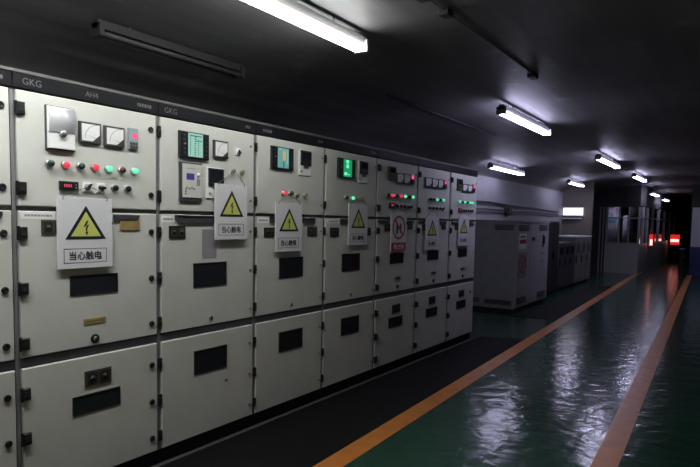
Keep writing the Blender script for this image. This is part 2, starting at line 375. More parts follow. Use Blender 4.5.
def m_window(wd, ht, m, half):
    b = MB(); t = 0.007
    for q in ((0, 0, wd, t), (0, ht - t, wd, ht), (0, t, t, ht - t), (wd - t, t, wd, ht - t)): b.box(-0.002, q[0], q[1], 0.004, q[2], q[3], blackp)
    b.box(-0.002, t, t, 0.0015, wd - t, ht - t, m)
    if half: b.box(0.0015, wd * .56, t, 0.0020, wd - t, ht - t, half)
    return b
def m_key():
    b = MB(); b.lathe([(0, 0.024), (0.005, 0.024), (0.007, 0.020)], blackp, 16); b.lathe([(0.007, 0.013), (0.010, 0.011)], steel, 14); b.box(0.0098, -0.002, -0.008, 0.0112, 0.002, 0.008, blackm); return b
def m_key_small():
    b = MB(); b.lathe([(0, 0.016), (0.005, 0.016), (0.007, 0.012)], steel, 14); b.box(0.0068, -0.003, -0.009, 0.0085, 0.003, 0.009, blackm); return b
def m_pull(wd, ht):
    b = MB(); b.prism([(0, ht), (wd, ht), (wd, ht * .45), (wd * .93, 0), (wd * .07, 0), (0, ht * .45)], 0, 0.010, dgrey); b.box(0.010, wd * .04, ht * .78, 0.013, wd * .96, ht * .92, blackp); return b
def m_pull_corner(wd, ht):
    b = MB(); b.prism([(0, ht), (wd, ht), (wd - .012, ht * .35), (wd * .25, ht * .35), (0, 0)], 0, 0.010, dgrey); return b
def m_label(wd, ht):
    b = MB(); b.box(0, 0, 0, 0.001, wd, ht, paper); x = wd * .12; r = random.Random(3)
    while x < wd * .86:
        l = wd * r.uniform(.05, .10); b.box(0.001, x, ht * .34, 0.0013, x + l, ht * .64, mgrey); x += l + wd * .02
    return b
def m_lcd(wd, ht, style, sc):
    s0, s1 = sc; z0, z1 = ht * .05, ht * .96
    b = MB(); b.box(0, 0, 0, 0.018, wd, ht, bezg if style == 'green' else blackp, 0.004)
    base = {'mint': scr_m, 'teal': scr_t, 'green': scr_g}[style]
    b.box(0.018, s0, z0, 0.0190, s1, z1, base); r = random.Random(len(style)); w_ = s1 - s0
    if style == 'mint':
        for i in range(9): b.box(0.0190, s0 + w_ * .42, z0 + ht * (.08 + .085 * i), 0.0194, s0 + w_ * r.uniform(.5, .6), z0 + ht * (.12 + .085 * i), scr_d)
        b.box(0.0190, s0 + w_ * .14, z0 + .01, 0.0194, s0 + w_ * .17, z1 - .02, scr_d); b.box(0.0190, s0 + w_ * .68, z0 + .012, 0.0194, s0 + w_ * .71, z1 - .03, scr_d)
        b.box(0.0190, s0 + w_ * .6, z0 + ht * .62, 0.0194, s1 - .006, z0 + ht * .65, scr_d); b.box(0.0190, s0 + w_ * .1, z1 - .018, 0.0194, s1 - w_ * .1, z1 - .012, scr_d)
    elif style == 'teal':
        b.box(0.0190, s0 + w_ * .42, z0 + ht * .34, 0.0195, s0 + w_ * .72, z1 - ht * .12, scr_o); b.box(0.0190, s0 + w_ * .48, z0 + ht * .02, 0.0195, s0 + w_ * .58, z0 + ht * .3, scr_d)
        b.box(0.0190, s0 + w_ * .12, z1 - ht * .1, 0.0195, s0 + w_ * .3, z1 - ht * .03, scr_m); b.box(0.0190, s1 - w_ * .16, z0 + ht * .2, 0.0195, s1 - w_ * .06, z1 - ht * .1, scr_m)
    else:
        for (a, c_, d, e_) in ((.30, .62, .72, .88), (.34, .60, .46, .66), (.10, .42, .08, .24), (.52, .72, .10, .16)):
            b.box(0.0190, s0 + w_ * a, z0 + ht * d, 0.0195, s0 + w_ * c_, z0 + ht * e_, scr_gb)
    for yb in (s0 * .5, (s1 + wd) * .5):
        for i in range(5): b.lathe([(0.018, .006), (0.0205, .005)], dgrey if style != 'green' else bezg, 8, yb, ht * (.16 + .17 * i))
    b.lathe([(0.018, .006), (0.0210, .005)], mgrey, 8, s0 * .6, ht * .52)
    return b
def m_relay_flap():
    wd, ht, h2 = 0.137, 0.196, 0.078
    b = MB(); b.box(0, -0.004, -0.004, 0.012, wd + .004, ht + .004, dgrey); b.box(0.012, 0, 0, 0.022, wd, ht, whitep, 0.003)
    N = 10; p = []
    for i in range(N + 1):
        t = i / N; z = h2 + (ht - h2 - .004) * t; x = 0.026 + 0.016 * math.sin(math.pi * t); p.append((x, z))
    q = [(x, y, z) for y in (0.004, wd - .004) for x, z in p] + [(0.02, y, z) for y in (0.004, wd - .004) for x, z in p]
    n_ = N + 1; f = []
    for i in range(N): f += [(i, i + 1, n_ + i + 1, n_ + i), (i, 2 * n_ + i, 2 * n_ + i + 1, i + 1), (n_ + i, n_ + i + 1, 3 * n_ + i + 1, 3 * n_ + i)]
    b.poly(q, f, chrome, True)
    b.lathe([(0.022, 0.017), (0.034, 0.017), (0.037, 0.013)], steel, 16, 0.070, 0.072); b.box(0.037, 0.064, 0.066, 0.039, 0.068, 0.078, mgrey); b.box(0.037, 0.072, 0.066, 0.039, 0.076, 0.078, mgrey)
    return b
def m_trip_unit():       # small module with a glowing pink lamp over dark keys
    b = MB(); b.box(0, 0, 0, 0.014, 0.058, 0.109, mgrey, 0.003); b.box(0.014, 0.004, 0.040, 0.0150, 0.054, 0.105, cyanm)
    b.prism([(0.020 + 0.0, .055), (0.046, .055), (0.050, .070), (0.044, .088), (0.024, .086), (0.016, .070)], 0.0150, 0.0165, pinkled)
    for i in range(3):
        for j in range(2): b.box(0.014, 0.006 + i * .017, 0.005 + j * .017, 0.017, 0.018 + i * .017, 0.017 + j * .017, dgrey)
    return b
def m_led_unit():
    b = MB(); b.box(0, 0, 0, 0.014, 0.085, 0.092, dgrey, 0.003); b.box(0.014, 0.022, 0.050, 0.0165, 0.066, 0.086, pinkled)
    for i in range(3): b.box(0.014, 0.010 + i * .024, 0.010, 0.017, 0.028 + i * .024, 0.030, blackp)
    return b
def m_panel_relay():     # framed white relay panel with a small blue screen
    wd, ht = 0.173, 0.231
    b = MB(); b.box(0, 0, 0, 0.012, wd, ht, dgrey, 0.003); b.box(0.012, .018, .022, 0.016, wd - .006, ht - .010, cream, 0.002)
    b.box(0.016, .046, .128, 0.0166, .106, .166, scr_b)
    b.lathe([(0.016, .013), (0.020, .012)], whitep, 12, .137, .160); b.box(0.016, .125, .095, 0.0175, .150, .140, mgrey)
    for i in range(4): b.lathe([(0.016, .006), (0.019, .005)], pinkb, 8, .050 + i * .018, .083 - .006 * (i % 2))
    for i in range(3): b.lathe([(0.016, .005), (0.018, .005)], dgrey, 8, .040, .045 + i * .014)
    b.box(0.016, .05, .192, 0.0165, .12, .196, mgrey)
    return b
def m_handset():         # black module on a pale carrier
    b = MB(); b.box(0, 0, 0, 0.008, 0.150, 0.189, whitep, 0.002); b.box(0.008, .018, .074, 0.016, .145, .184, blackp, 0.003)
    b.box(0.016, .030, .120, 0.0165, .133, .172, winm)
    for i in range(3): b.lathe([(0.016, .006), (0.0175, .005)], dgrey, 8, .045 + i * .035, .095)
    b.lathe([(0.008, .010), (0.013, .008)], steel, 10, .03, .03); b.box(0.008, .06, .055, 0.014, .11, .072, dgrey)
    return b
def m_relay_olive():
    b = MB(); b.box(0, 0, 0, 0.020, 0.134, 0.118, olive, 0.004); b.box(0.020, .016, .060, 0.022, .118, .106, winm)
    for i in range(3): b.lathe([(0.020, .008), (0.024, .007)], dgrey, 8, .032 + i * .034, .032)
    return b
def m_dial():
    b = MB(); b.box(0, -.022, -.024, 0.008, .022, .024, whitep, 0.003); b.lathe([(0.008, .016), (0.013, .015)], whitep, 14); b.prism([(-.003, -.004), (.016, -.012), (.018, -.006), (.002, .014), (-.004, .012)], 0.013, 0.020, blackp); return b

def cabinet(i, typ, label):
    root = empty('switchgear_cabinet', (X0, Y0 + .8 * i, 0), label, 'cabinet', 'cream switchgear cabinets in a row')
    W = 0.8
    b = MB(); b.box(-1.0, 0.0, 0.10, -0.032, W, 2.05, framem)
    b.box(-0.032, 0.0, 0.10, -0.010, 0.009, 2.02, framem); b.box(-0.032, W - .009, 0.10, -0.010, W, 2.02, framem); b.build('carcass', root)
    b = MB(); b.box(-0.032, .010, 0.742, -0.014, W - .010, 0.776, railm); b.build('door_rail', root)
    b = MB(); b.box(-0.95, 0.0, 0.0, -0.035, W, 0.10, blackm); b.box(-0.035, 0, 0.0, 0.006, W, 0.010, louv); b.build('plinth', root)
    b = MB(); b.box(-0.06, 0.002, 2.021, 0.002, W - .002, 2.090, fasciam, 0.003); fa = b.build('fascia', root)
    b = MB(); b.prism([(0.0, 2.090), (W, 2.090), (W, 2.104), (0.0, 2.104)], -0.06, 0.005, fasciar); b.build('fascia_rail', root)
    dz = [(1.492, 2.014), (0.786, 1.470), (0.106, 0.734)]
    doors = []
    me = [shared(('door', k), lambda k=k: MB().box(-0.022, 0.016, dz[k][0], 0.0, W - .016, dz[k][1], cream, 0.004)) for k in range(3)]
    for k in range(3): doors.append(link('door', me[k], root))
    up, mid, low = doors
    zdoor = lambda z: up if z > 1.48 else (mid if z > .76 else low)
    bigh = typ != 'Q'
    for z in ZH:
        d = zdoor(z)
        if bigh: link('hinge', shared('hinge_big', m_hinge_big), d, (0.0, .026, z))
        else: link('hinge', shared('hinge_slim', m_hinge_slim), d, (-0.008, .006, z))
        if typ in 'P' and i <= 0: link('lock', shared('lock', m_lock), d, (0, .746, z))
        else: link('screw', shared('screw', m_screw), d, (0, .752, z))
    return root, up, mid, low, fa
def put(kind, d, u, z, *args, name=None):
    fn = globals()['m_' + kind]
    return link(name or kind, shared((kind,) + tuple(str(a) if not isinstance(a, (int, float, tuple)) else a for a in args), lambda: fn(*args)), d, (0, u, z))
def lampo(d, u, z, c): return link('indicator_lamp', shared(('indicator_lamp', c), lambda: m_lamp({'g': lampg0, 'r': lampr0, 'G': lampg1, 'R': lampr1}[c])), d, (0, u, z))
def smudge_text(fa, y0, y1, z=2.055):       # lettering too blurred to read: a run of short pale strokes
    b = MB(); r = random.Random(int(y0 * 1000)); y = y0
    while y < y1:
        l = r.uniform(.008, .014); b.box(0.002, y, z - .009, 0.0025, y + l, z + .009, letterm); y += l + .005
    b.build('lettering', fa)

# --- the partly seen first cabinet
root, up, mid, low, fa = cabinet(-1, 'P', 'plain cream cabinet beside the chrome-flapped relay cabinet, only its lock edge seen')
smudge_text(fa, .70, .76)
put('pull', mid, .60, 1.430, .14, .034, name='pull_handle')
# --- type P cabinets: feeders with meters
def common_P(mid, low, i):
    put('window', mid, .258, 1.054, .27, .10, winm, None, name='viewing_window')
    put('window', low, .262, .444, .274, .096, winm, None, name='viewing_window')
    put('plate', low, .330, .578, .153, .082, olive if i == 0 else blackp, blackm, name='switch_plate')
    if i == 0:
        b = MB(); b.box(0, 0, 0, .003, .125, .031, brass, .001); b.box(.003, .012, .010, .0033, .112, .021, oliveknob); b.build('nameplate', mid, (0, .330, .899))
        put('key', mid, .391, .822, name='key_lock')
    else:
        b = MB(); b.box(0, 0, 0, .008, .10, .024, dgrey, .002); b.build('nameplate', mid, (0, .370, .902))
        link('key_lock', shared('key_small_black', lambda: MB().lathe([(0, .020), (.006, .020), (.008, .015)], blackp, 12)), mid, (0, .423, .828))
root, up, mid, low, fa = cabinet(0, 'P', 'cream cabinet with chrome-flapped relay and seven coloured lamps in a row')
text('lettering', 'GKG', .034, letterm, fa, .088, 2.056, .0024, .088); text('lettering', 'AH4', .030, letterm, fa, .39, 2.056, .0024, .07); smudge_text(fa, .66, .75)
put('relay_flap', up, .149, 1.767, name='relay_unit')
put('meter', up, .314, 1.814, .118, .103, name='analog_meter'); put('meter', up, .453, 1.812, .118, .103, name='analog_meter')
put('trip_unit', up, .598, 1.813)
for u, c_ in zip([.163 + .0783 * k for k in range(7)], 'gRgRGrG'): lampo(up, u, 1.696, c_)
put('display', up, .210, 1.572, name='digital_display'); put('selector', up, .356, 1.595, 0, name='selector_switch'); put('selector', up, .433, 1.596, 1, name='selector_switch')
put('button', up, .513, 1.600, blackp, name='push_button'); put('button', up, .591, 1.600, blackp, name='push_button')
put('label', mid, .022, 1.434, .165, .031, name='paper_label')
put('pull_corner', mid, .508, 1.425, .160, .036, name='pull_handle');
put('plate', mid, .119, 1.361, .118, .068, olive, blackm, name='switch_plate'); put('plate', mid, .545, 1.378, .122, .058, brass, None, name='nameplate')
common_P(mid, low, 0)

# --- type Q cabinets: control panels
def common_Q(mid, low, half=None):
    put('window', mid, .253, 1.030, .277, .148, winm, half, name='viewing_window')
    put('window', low, .258, .491, .277, .147, winm, None, name='viewing_window')
    put('key_small', mid, .397, .828, name='key_lock')
root, up, mid, low, fa = cabinet(1, 'Q', 'cream cabinet with mint screen above a dark-framed white relay panel')
text('lettering', 'GKG', .034, letterm, fa, .085, 2.056, .0024, .088); smudge_text(fa, .70, .745)
put('lcd', up, .139, 1.805, .228, .151, 'mint', (.060, .174), name='screen_unit')
put('meter', up, .409, 1.828, .122, .106, name='analog_meter'); put('dial', up, .626, 1.883, name='dial_switch')
put('panel_relay', up, .142, 1.548); put('handset', up, .349, 1.575, name='black_module')
put('knob', up, .581, 1.755, name='selector_knob'); put('knob', up, .664, 1.755, name='selector_knob')
put('label', mid, .018, 1.424, .093, .038, name='paper_label'); put('pull', mid, .113, 1.420, .36, .047, name='pull_handle')
put('plate', mid, .070, 1.330, .120, .074, blackp, olive, name='switch_plate')
b = MB(); b.box(0, 0, 0, .002, .119, .177, sheetm); b.box(.002, .012, .02, .0024, .045, .16, mgrey); b.build('paper_sheet', mid, (0, .324, 1.205))
b = MB(); b.box(0, 0, 0, .004, .022, .008, dgrey, .001); b.build('tag', low, (0, .520, .399))
common_Q(mid, low)
root, up, mid, low, fa = cabinet(2, 'Q', 'cream cabinet with orange and teal screen above one lit red lamp')
smudge_text(fa, .07, .16); smudge_text(fa, .70, .76)
put('lcd', up, .148, 1.808, .239, .153, 'teal', (.059, .180), name='screen_unit'); put('handset', up, .459, 1.782, name='black_module')
for u, c_ in ((.286, 'R'), (.367, 'g')): lampo(up, u, 1.643, c_)
put('knob', up, .445, 1.635, name='selector_knob'); put('knob', up, .538, 1.635, name='selector_knob')
put('label', mid, .018, 1.426, .123, .037, name='paper_label'); put('pull', mid, .143, 1.426, .08, .046, name='pull_handle'); put('pull', mid, .52, 1.426, .15, .042, name='pull_handle')
put('plate', mid, .089, 1.330, .112, .066, blackp, olive, name='switch_plate'); put('plate', mid, .582, 1.330, .118, .070, blackp, dgrey, name='switch_plate')
common_Q(mid, low)
root, up, mid, low, fa = cabinet(3, 'Q', 'cream cabinet with glowing green screen above one lit green lamp')
smudge_text(fa, .68, .76)
put('lcd', up, .160, 1.804, .248, .155, 'green', (.071, .194), name='screen_unit'); put('handset', up, .474, 1.779, name='black_module')
for u, c_ in ((.291, 'r'), (.381, 'G')): lampo(up, u, 1.643, c_)
put('knob', up, .460, 1.640, name='selector_knob'); put('knob', up, .537, 1.645, name='selector_knob')
put('label', mid, .037, 1.430, .170, .032, name='paper_label'); put('pull', mid, .213, 1.424, .16, .042, name='pull_handle')
put('plate', mid, .078, 1.324, .122, .072, blackp, dgrey, name='switch_plate'); put('plate', mid, .590, 1.326, .112, .070, blackp, dgrey, name='switch_plate')
common_Q(mid, low, winred)
# --- far type P cabinets
root, up, mid, low, fa = cabinet(4, 'P', 'cream cabinet with alternating red and green lamps behind the red prohibition sign')
put('relay_olive', up, .182, 1.844, name='relay_unit'); put('meter', up, .338, 1.816, .130, .096, name='analog_meter'); put('meter', up, .480, 1.818, .130, .098, name='analog_meter'); put('led_unit', up, .614, 1.824)
for u, c_ in zip([.178 + .0815 * k for k in range(7)], 'gRgRGrG'): lampo(up, u, 1.697, c_)
put('display', up, .225, 1.582, name='digital_display')
for u, m_ in ((.36, blackp), (.435, lampr0), (.51, blackp), (.585, blackp), (.645, blackp)): put('button', up, u, 1.602, m_, name='push_button')
put('pull', mid, .02, 1.436, .20, .030, name='pull_handle'); put('pull_corner', mid, .58, 1.428, .14, .036, name='pull_handle')
put('plate', mid, .143, 1.362, .118, .068, olive, blackm, name='switch_plate'); put('plate', mid, .600, 1.380, .10, .058, olive, None, name='nameplate')
common_P(mid, low, 4)
root, up, mid, low, fa = cabinet(5, 'P', 'cream cabinet with three meters in a row, between prohibition-sign and row-end cabinets')
for u, wd in ((.145, .145), (.300, .140), (.450, .125)): put('meter', up, u, 1.818, wd, .098, name='analog_meter')
put('led_unit', up, .592, 1.824)
for u, c_ in zip([.262 + .082 * k for k in range(5)], 'grGgG'): lampo(up, u, 1.695, c_)
for u, m_ in ((.268, blackp), (.348, blackp), (.435, lampr0), (.52, blackp), (.603, blackp)): put('button', up, u, 1.604, m_, name='push_button')
put('pull', mid, .02, 1.436, .13, .030, name='pull_handle'); put('pull', mid, .54, 1.428, .16, .040, name='pull_handle')
put('plate', mid, .119, 1.362, .118, .068, olive, blackm, name='switch_plate'); put('plate', mid, .590, 1.375, .11, .055, olive, None, name='nameplate')
common_P(mid, low, 5)
root, up, mid, low, fa = cabinet(6, 'P', 'cream cabinet ending the row, lit with green lamps only')
put('relay_olive', up, .170, 1.838, name='relay_unit'); put('meter', up, .318, 1.818, .140, .090, name='analog_meter'); put('meter', up, .470, 1.818, .135, .090, name='analog_meter'); put('led_unit', up, .622, 1.824)
for u, c_ in ((.236, 'G'), (.31, 'g'), (.385, 'G'), (.46, 'g'), (.545, 'G'), (.622, 'G')): lampo(up, u, 1.694, c_)
put('display', up, .230, 1.578, name='digital_display')
for u in (.37, .44, .51, .58, .64): put('button', up, u, 1.600, blackp, name='push_button')
put('pull', mid, .05, 1.436, .16, .030, name='pull_handle'); put('pull', mid, .56, 1.420, .15, .046, name='pull_handle')
put('plate', mid, .150, 1.372, .118, .068, olive, blackm, name='switch_plate')
put('lock', low, .67, .615)
common_P(mid, low, 6)

# ------------------------------------------------------------------ hanging signs
def strings(root, wd, ht, pk):
    b = MB()
    for y0, y1 in ((.03, pk[0] - .012), (wd - .03, pk[0] + .012)):
        b.tube([(.006, y0, ht - .012), (.010, y0, ht + .004), (.006, (y0 + y1) / 2, (ht + pk[1]) / 2 + .006), (0.0, y1, pk[1])], .0018, stringm, 6)
    b.build('string', root)
def board(i, u, z, label, pk, wd=.30, ht=.35):
    root = empty('warning_sign', (X0 + (.018 if i == 1 else .0135), Y0 + .8 * i + u, z), label, 'sign', 'signs hung on the cabinets')
    b = MB(); b.box(0, 0, 0, .007, wd, ht, boardw, .002); b.build('board', root); strings(root, wd, ht, pk); return root
def tri_ring(b, tri, t, x0, x1, m):
    cy = sum(p[0] for p in tri) / 3; cz = sum(p[1] for p in tri) / 3
    inn = [(cy + (y - cy) * t, cz + (z - cz) * t) for y, z in tri]
    for k in range(3):
        a, c_ = tri[k], tri[(k + 1) % 3]; d, e_ = inn[(k + 1) % 3], inn[k]; b.prism([a, c_, d, e_], x0, x1, m)
    return inn
def shock_sign(i, u, z, label, pk, wd=.30, word=True):
    r = board(i, u, z, label, pk, wd); cy = wd / 2; hw = wd * .37
    tri = [(cy - hw, .146), (cy + hw, .146), (cy, .312)]
    b = MB(); inn = tri_ring(b, tri, .74, .007, .0082, signk); b.build('triangle_border', r)
    b = MB(); b.prism(inn, .007, .0078, signy); b.build('triangle', r)
    b = MB(); q = lambda *p: [(cy + a * .9, .193 + c_ * .9) for a, c_ in p]
    b.prism(q((.004, .050), (.014, .050), (.002, .026), (-.018, .014)), .0078, .0086, signk)
    b.prism(q((-.018, .014), (.018, .030), (.006, .004), (-.002, .008), (.004, .020)), .0078, .0085, signk)
    b.prism(q((-.002, .008), (.006, .004), (.006, -.014), (.014, -.010), (.002, -.032), (-.006, -.012), (.0, -.014)), .0078, .0084, signk)
    b.build('lightning_bolt', r)
    if word:
        b = MB(); y0, y1, z0, z1, t = wd * .10, wd * .88, .028, .100, .0028
        for q4 in ((y0, z0, y1, z0 + t), (y0, z1 - t, y1, z1), (y0, z0, y0 + t, z1), (y1 - t, z0, y1, z1)): b.box(.007, q4[0], q4[1], .0078, q4[2], q4[3], inkm)
        b.build('text_frame', r)
        text('lettering', '\u5f53\u5fc3\u89e6\u7535', .05, signk, r, (y0 + y1) / 2, .064, .0075, (y1 - y0) * .76, .0010)
    return r
shock_sign(0, .187, 1.190, 'electric-shock warning sign hung below the seven lamps and digital display', (.18, .405))
shock_sign(1, .408, 1.318, 'electric-shock warning sign hung beside the framed white relay panel', (.175, .43), .288)
shock_sign(2, .188, 1.222, 'electric-shock warning sign hung below the orange and teal screen', (.16, .405))
shock_sign(3, .318, 1.247, 'electric-shock warning sign hung below the glowing green screen', (.19, .40))
shock_sign(5, .165, 1.168, 'electric-shock warning sign hung on the three-meter cabinet', (.15, .42), .31)
shock_sign(6, .218, 1.188, 'dull electric-shock warning sign hung on the row-end cabinet', (.16, .40), .31)
r = board(4, .235, 1.172, 'red ringed prohibition sign with red text panel hung on a cabinet', (.16, .42), .305, .355)
b = MB(); N = 28; cy, cz, r0, r1 = .152, .226, .112, .095
for k in range(N):
    a, c_ = 2 * math.pi * k / N, 2 * math.pi * (k + 1) / N
    b.prism([(cy + r0 * math.cos(a) * 1.12, cz + r0 * math.sin(a)), (cy + r0 * math.cos(c_) * 1.12, cz + r0 * math.sin(c_)), (cy + r1 * math.cos(c_) * 1.10, cz + r1 * math.sin(c_)), (cy + r1 * math.cos(a) * 1.10, cz + r1 * math.sin(a))], .007, .0082, signr)
b.build('red_ring', r)
b = MB(); b.prism([(cy - .082, cz + .068), (cy - .068, cz + .080), (cy + .082, cz - .068), (cy + .068, cz - .080)], .0082, .0090, signr); b.build('red_bar', r)
b = MB()
b.prism([(cy - .052, cz - .058), (cy - .020, cz - .058), (cy - .016, cz + .022), (cy - .030, cz + .048), (cy - .048, cz + .030)], .007, .0080, signk)
b.prism([(cy + .022, cz - .050), (cy + .046, cz - .050), (cy + .050, cz + .030), (cy + .034, cz + .042), (cy + .020, cz + .026)], .007, .0080, signk)
b.prism([(cy - .020, cz - .006), (cy + .024, cz - .010), (cy + .024, cz + .008), (cy - .020, cz + .014)], .007, .0079, signk)
b.build('hand_and_switch', r)
b = MB(); b.box(.007, .012, .006, .0080, .293, .084, signr); b.build('text_panel', r)
text('lettering', '\u7981\u6b62\u5408\u95f8', .05, boardw, r, .152, .045, .0084, .20, .0010)

# ================================================================== ceiling lamps
def lamp(x, y0, y1, z, m, label, lit=True):
    yc = (y0 + y1) / 2; L = (y1 - y0) / 2
    root = empty('batten_lamp', (x, yc, z), label, 'lamp', 'twin-tube ceiling lamps')
    top = vz(x) - z
    b = MB(); b.box(-.028, -L, .030, .028, L, .080, housing if lit else deadm); b.build('housing', root)
    for s in (-1, 1):
        b = MB(); b.tube([(s * .034, -L + .03, 0), (s * .034, L - .03, 0)], .014, m, 10); b.build('tube', root)
    for s in (-1, 1):
        b = MB(); y = s * L; b.box(-.05, min(y, y - s * .03), -.018, .05, max(y, y - s * .03), .06, housing if lit else deadm); b.build('end_cap', root)
    for s in (-.6, .6):
        b = MB(); b.tube([(0, s * L, .08), (0, s * L, top + .01)], .006, conduit, 6); b.build('hanger', root)
    return root
lamp(-2.22, 1.75, 3.50, 2.60, tube_w, 'long bright lit lamp hanging above the chrome-flap and mint-screen cabinets')
lamp(-2.22, 0.15, 1.65, 2.60, tube_n, 'lit lamp end to end with the long one over the chrome-flap cabinet')
lamp(0.45, 1.40, 3.10, 2.55, tube_r, 'bright lit lamp hanging on the side of the walkway away from the cream cabinets')
lamp(-2.17, 6.10, 7.85, 2.60, tube_b, 'lit lamp hanging above the end of the cream cabinet row')
lamp(-2.17, 11.0, 12.9, 2.60, tube_b, 'lit lamp hanging over the walkway beyond the grey louvred enclosure')
lamp(-2.20, 15.2, 17.0, 2.60, tube_b, 'lit lamp hanging over the walkway just before the glazed partition')
lamp(-2.36, 19.6, 21.3, 2.42, tube_f, 'lit lamp hanging at the corner of the glazed partition')
lamp(-2.45, 23.5, 25.2, 2.41, tube_f, 'lit lamp hanging along the passage past the glazed partition')
lamp(-3.45, 20.3, 21.3, 2.30, tube_fill, 'added fill lamp for the curtains behind the glazed partition')  # added to light the curtains, no source known in this room
lamp(-3.75, 10.1, 11.9, 2.43, tube_s, 'lit lamp hanging by the side wall above the grey louvred enclosure')
lamp(-3.60, 15.0, 16.5, 2.47, tube_s, 'lit lamp hanging above the alcove cabinets')
lamp(-3.30, 2.22, 3.45, 2.54, deadtube, 'unlit lamp hanging above the cream cabinets, behind the bright lamp', False)

# ------------------------------------------------------------------ conduits on the vault
b = MB(); b.tube([(-1.60, 2.7, vz(-1.60) - .012), (-1.60, 5.25, vz(-1.60) - .006)], .006, conduit, 8)
b.box(-1.63, 5.2, vz(-1.6) - .04, -1.57, 5.32, vz(-1.6) + .01, blackm); b.box(-1.63, 3.42, vz(-1.6) - .04, -1.57, 3.50, vz(-1.6) + .01, blackm); b.box(-1.63, 3.10, vz(-1.6) - .04, -1.57, 3.18, vz(-1.6) + .01, blackm)
tag(b.build('ceiling_conduit'), 'thin straight conduit with dark junction boxes on the vaulted ceiling', 'conduit')
b = MB(); b.tube([(-2.96, 5.1, vz(-2.96) - .010), (-2.96, 8.1, vz(-2.96) - .010)], .008, cablem, 8)
tag(b.build('ceiling_conduit'), 'thin dark conduit on the ceiling above the cream cabinets', 'conduit')
# cables on the side wall
for z0, z1, r_, l in ((1.900, 1.835, .016, 'topmost black cable on the side wall above the louvred enclosure'), (1.845, 1.815, .012, 'second black cable from the top on the side wall'),
                      (1.735, 1.745, .010, 'third black cable from the top on the side wall'), (1.668, 1.690, .010, 'lowest black cable on the side wall, just above the louvred enclosure')):
    b = MB(); b.tube([(XL + .02, y, z0 + (z1 - z0) * (y - 8.5) / 6.5 - .02 * math.sin((y - 8.5) * 1.1) ** 2) for y in [8.5 + .5 * k for k in range(17)]], r_, cablem, 8)
    tag(b.build('wall_cable'), l, 'cable', 'cables along the side wall')
b = MB(); b.tube([(XL + .05, 12.1, 1.83), (XL + .06, 12.15, 1.70), (XL + .06, 12.22, 1.62), (XL + .06, 12.36, 1.64), (XL + .05, 12.40, 1.78), (XL + .06, 12.5, 1.70), (XL + .05, 12.55, 1.66)], .022, blackm, 8); b.box(XL + .02, 12.26, 1.66, XL + .09, 12.44, 1.80, blackm)
tag(b.build('cable_clamp'), 'black clamp with looped cable on the side wall above the enclosure', 'clamp')

# ================================================================== louvred enclosure
root = empty('louvred_enclosure', (-3.06, 9.59, 0), 'grey louvred steel enclosure beyond the end of the cream cabinet row', 'cabinet')
D, L, H = 1.05, 1.88, 1.51
b = MB(); b.box(-D, 0.0, .06, -.02, L, H - .02, encl); b.box(-D - .01, -.01, H - .03, .01, L + .01, H, encl); b.build('body', root)
b = MB(); b.box(-D + .02, .02, 0, -.04, L - .02, .07, blackm); b.build('plinth', root)
def louvre(parent, axis, a0, a1, z0, z1, n, pos):
    """slats on a +x face (axis x) or a -y face (axis y)"""
    b = MB()
    if axis == 'x': b.box(pos, a0, z0, pos + .003, a1, z1, louv)
    else: b.box(a0, pos - .003, z0, a1, pos, z1, louv)
    o = b.build('louvre', parent)
    return o
side = MB(); side.box(-.53, -.012, .10, -.03, 0, H - .05, encl); sp = side.build('side_panel', root)
side = MB(); side.box(-D + .02, -.012, .10, -.545, 0, H - .05, encl); sp2 = side.build('side_panel', root)
for a0, a1, z0, z1 in ((-.37, -.06, 1.345, 1.44), (-.50, -.06, .12, .20)):
    for k in range(4):
        q = (z1 - z0) / 4; b = MB(); b.box(a0, -.020, z0 + q * k + q * .35, a1, -.012, z0 + q * (k + 1), louv); b.build('louvre', sp)
for a0, a1, z0, z1 in ((-.98, -.60, .13, .21),):
    for k in range(4):
        q = (z1 - z0) / 4; b = MB(); b.box(a0, -.020, z0 + q * k + q * .35, a1, -.012, z0 + q * (k + 1), louv); b.build('louvre', sp2)
for (y0, y1, l0, l1) in ((.02, .70, .07, .60), (.72, L - .02, 1.22, 1.72)):
    b = MB(); b.box(-.02, y0, .09, .0, y1, H - .04, encl2, .004); d = b.build('door', root)
    for z0, z1 in ((1.335, 1.445), (.13, .24)):
        for k in range(4):
            q = (z1 - z0) / 4; b = MB(); b.box(0, l0, z0 + q * k + q * .35, .008, l1, z0 + q * (k + 1), louv); b.build('louvre', d)
    if y0 < .1:
        b = MB(); b.box(0, .10, 1.04, .004, .50, 1.30, paper); b.box(.004, .12, 1.13, .005, .48, 1.20, signr); b.box(.004, .16, 1.23, .005, .42, 1.26, signr); b.build('notice', d)
        b = MB(); b.box(0, .08, .56, .004, .56, .98, mgrey); cy, cz = .32, .79
        for k in range(20):
            a, c_ = 2 * math.pi * k / 20, 2 * math.pi * (k + 1) / 20
            b.prism([(cy + .20 * math.cos(a), cz + .15 * math.sin(a)), (cy + .20 * math.cos(c_), cz + .15 * math.sin(c_)), (cy + .16 * math.cos(c_), cz + .12 * math.sin(c_)), (cy + .16 * math.cos(a), cz + .12 * math.sin(a))], .004, .0055, signr)
        b.prism([(cy - .14, cz - .10), (cy - .10, cz - .12), (cy + .14, cz + .10), (cy + .10, cz + .12)], .004, .0056, signr)
        b.prism([(cy - .04, cz - .06), (cy + .03, cz - .06), (cy + .02, cz + .05), (cy - .03, cz + .04)], .004, .005, signk)
        b.build('prohibition_sign', d)
    else:
        b = MB(); b.box(0, .85, 1.17, .02, .93, 1.23, blackp, .004); b.build('lock', d)
        b = MB(); b.box(0, 1.46, 1.04, .012, 1.52, 1.27, blackp, .003); b.box(.012, 1.47, 1.10, .035, 1.51, 1.24, blackp, .004); b.build('door_handle', d)
        for z in (.90, .76): b = MB(); b.box(0, 1.38, z, .004, 1.56, z + .07, mgrey); b.build('plate', d)

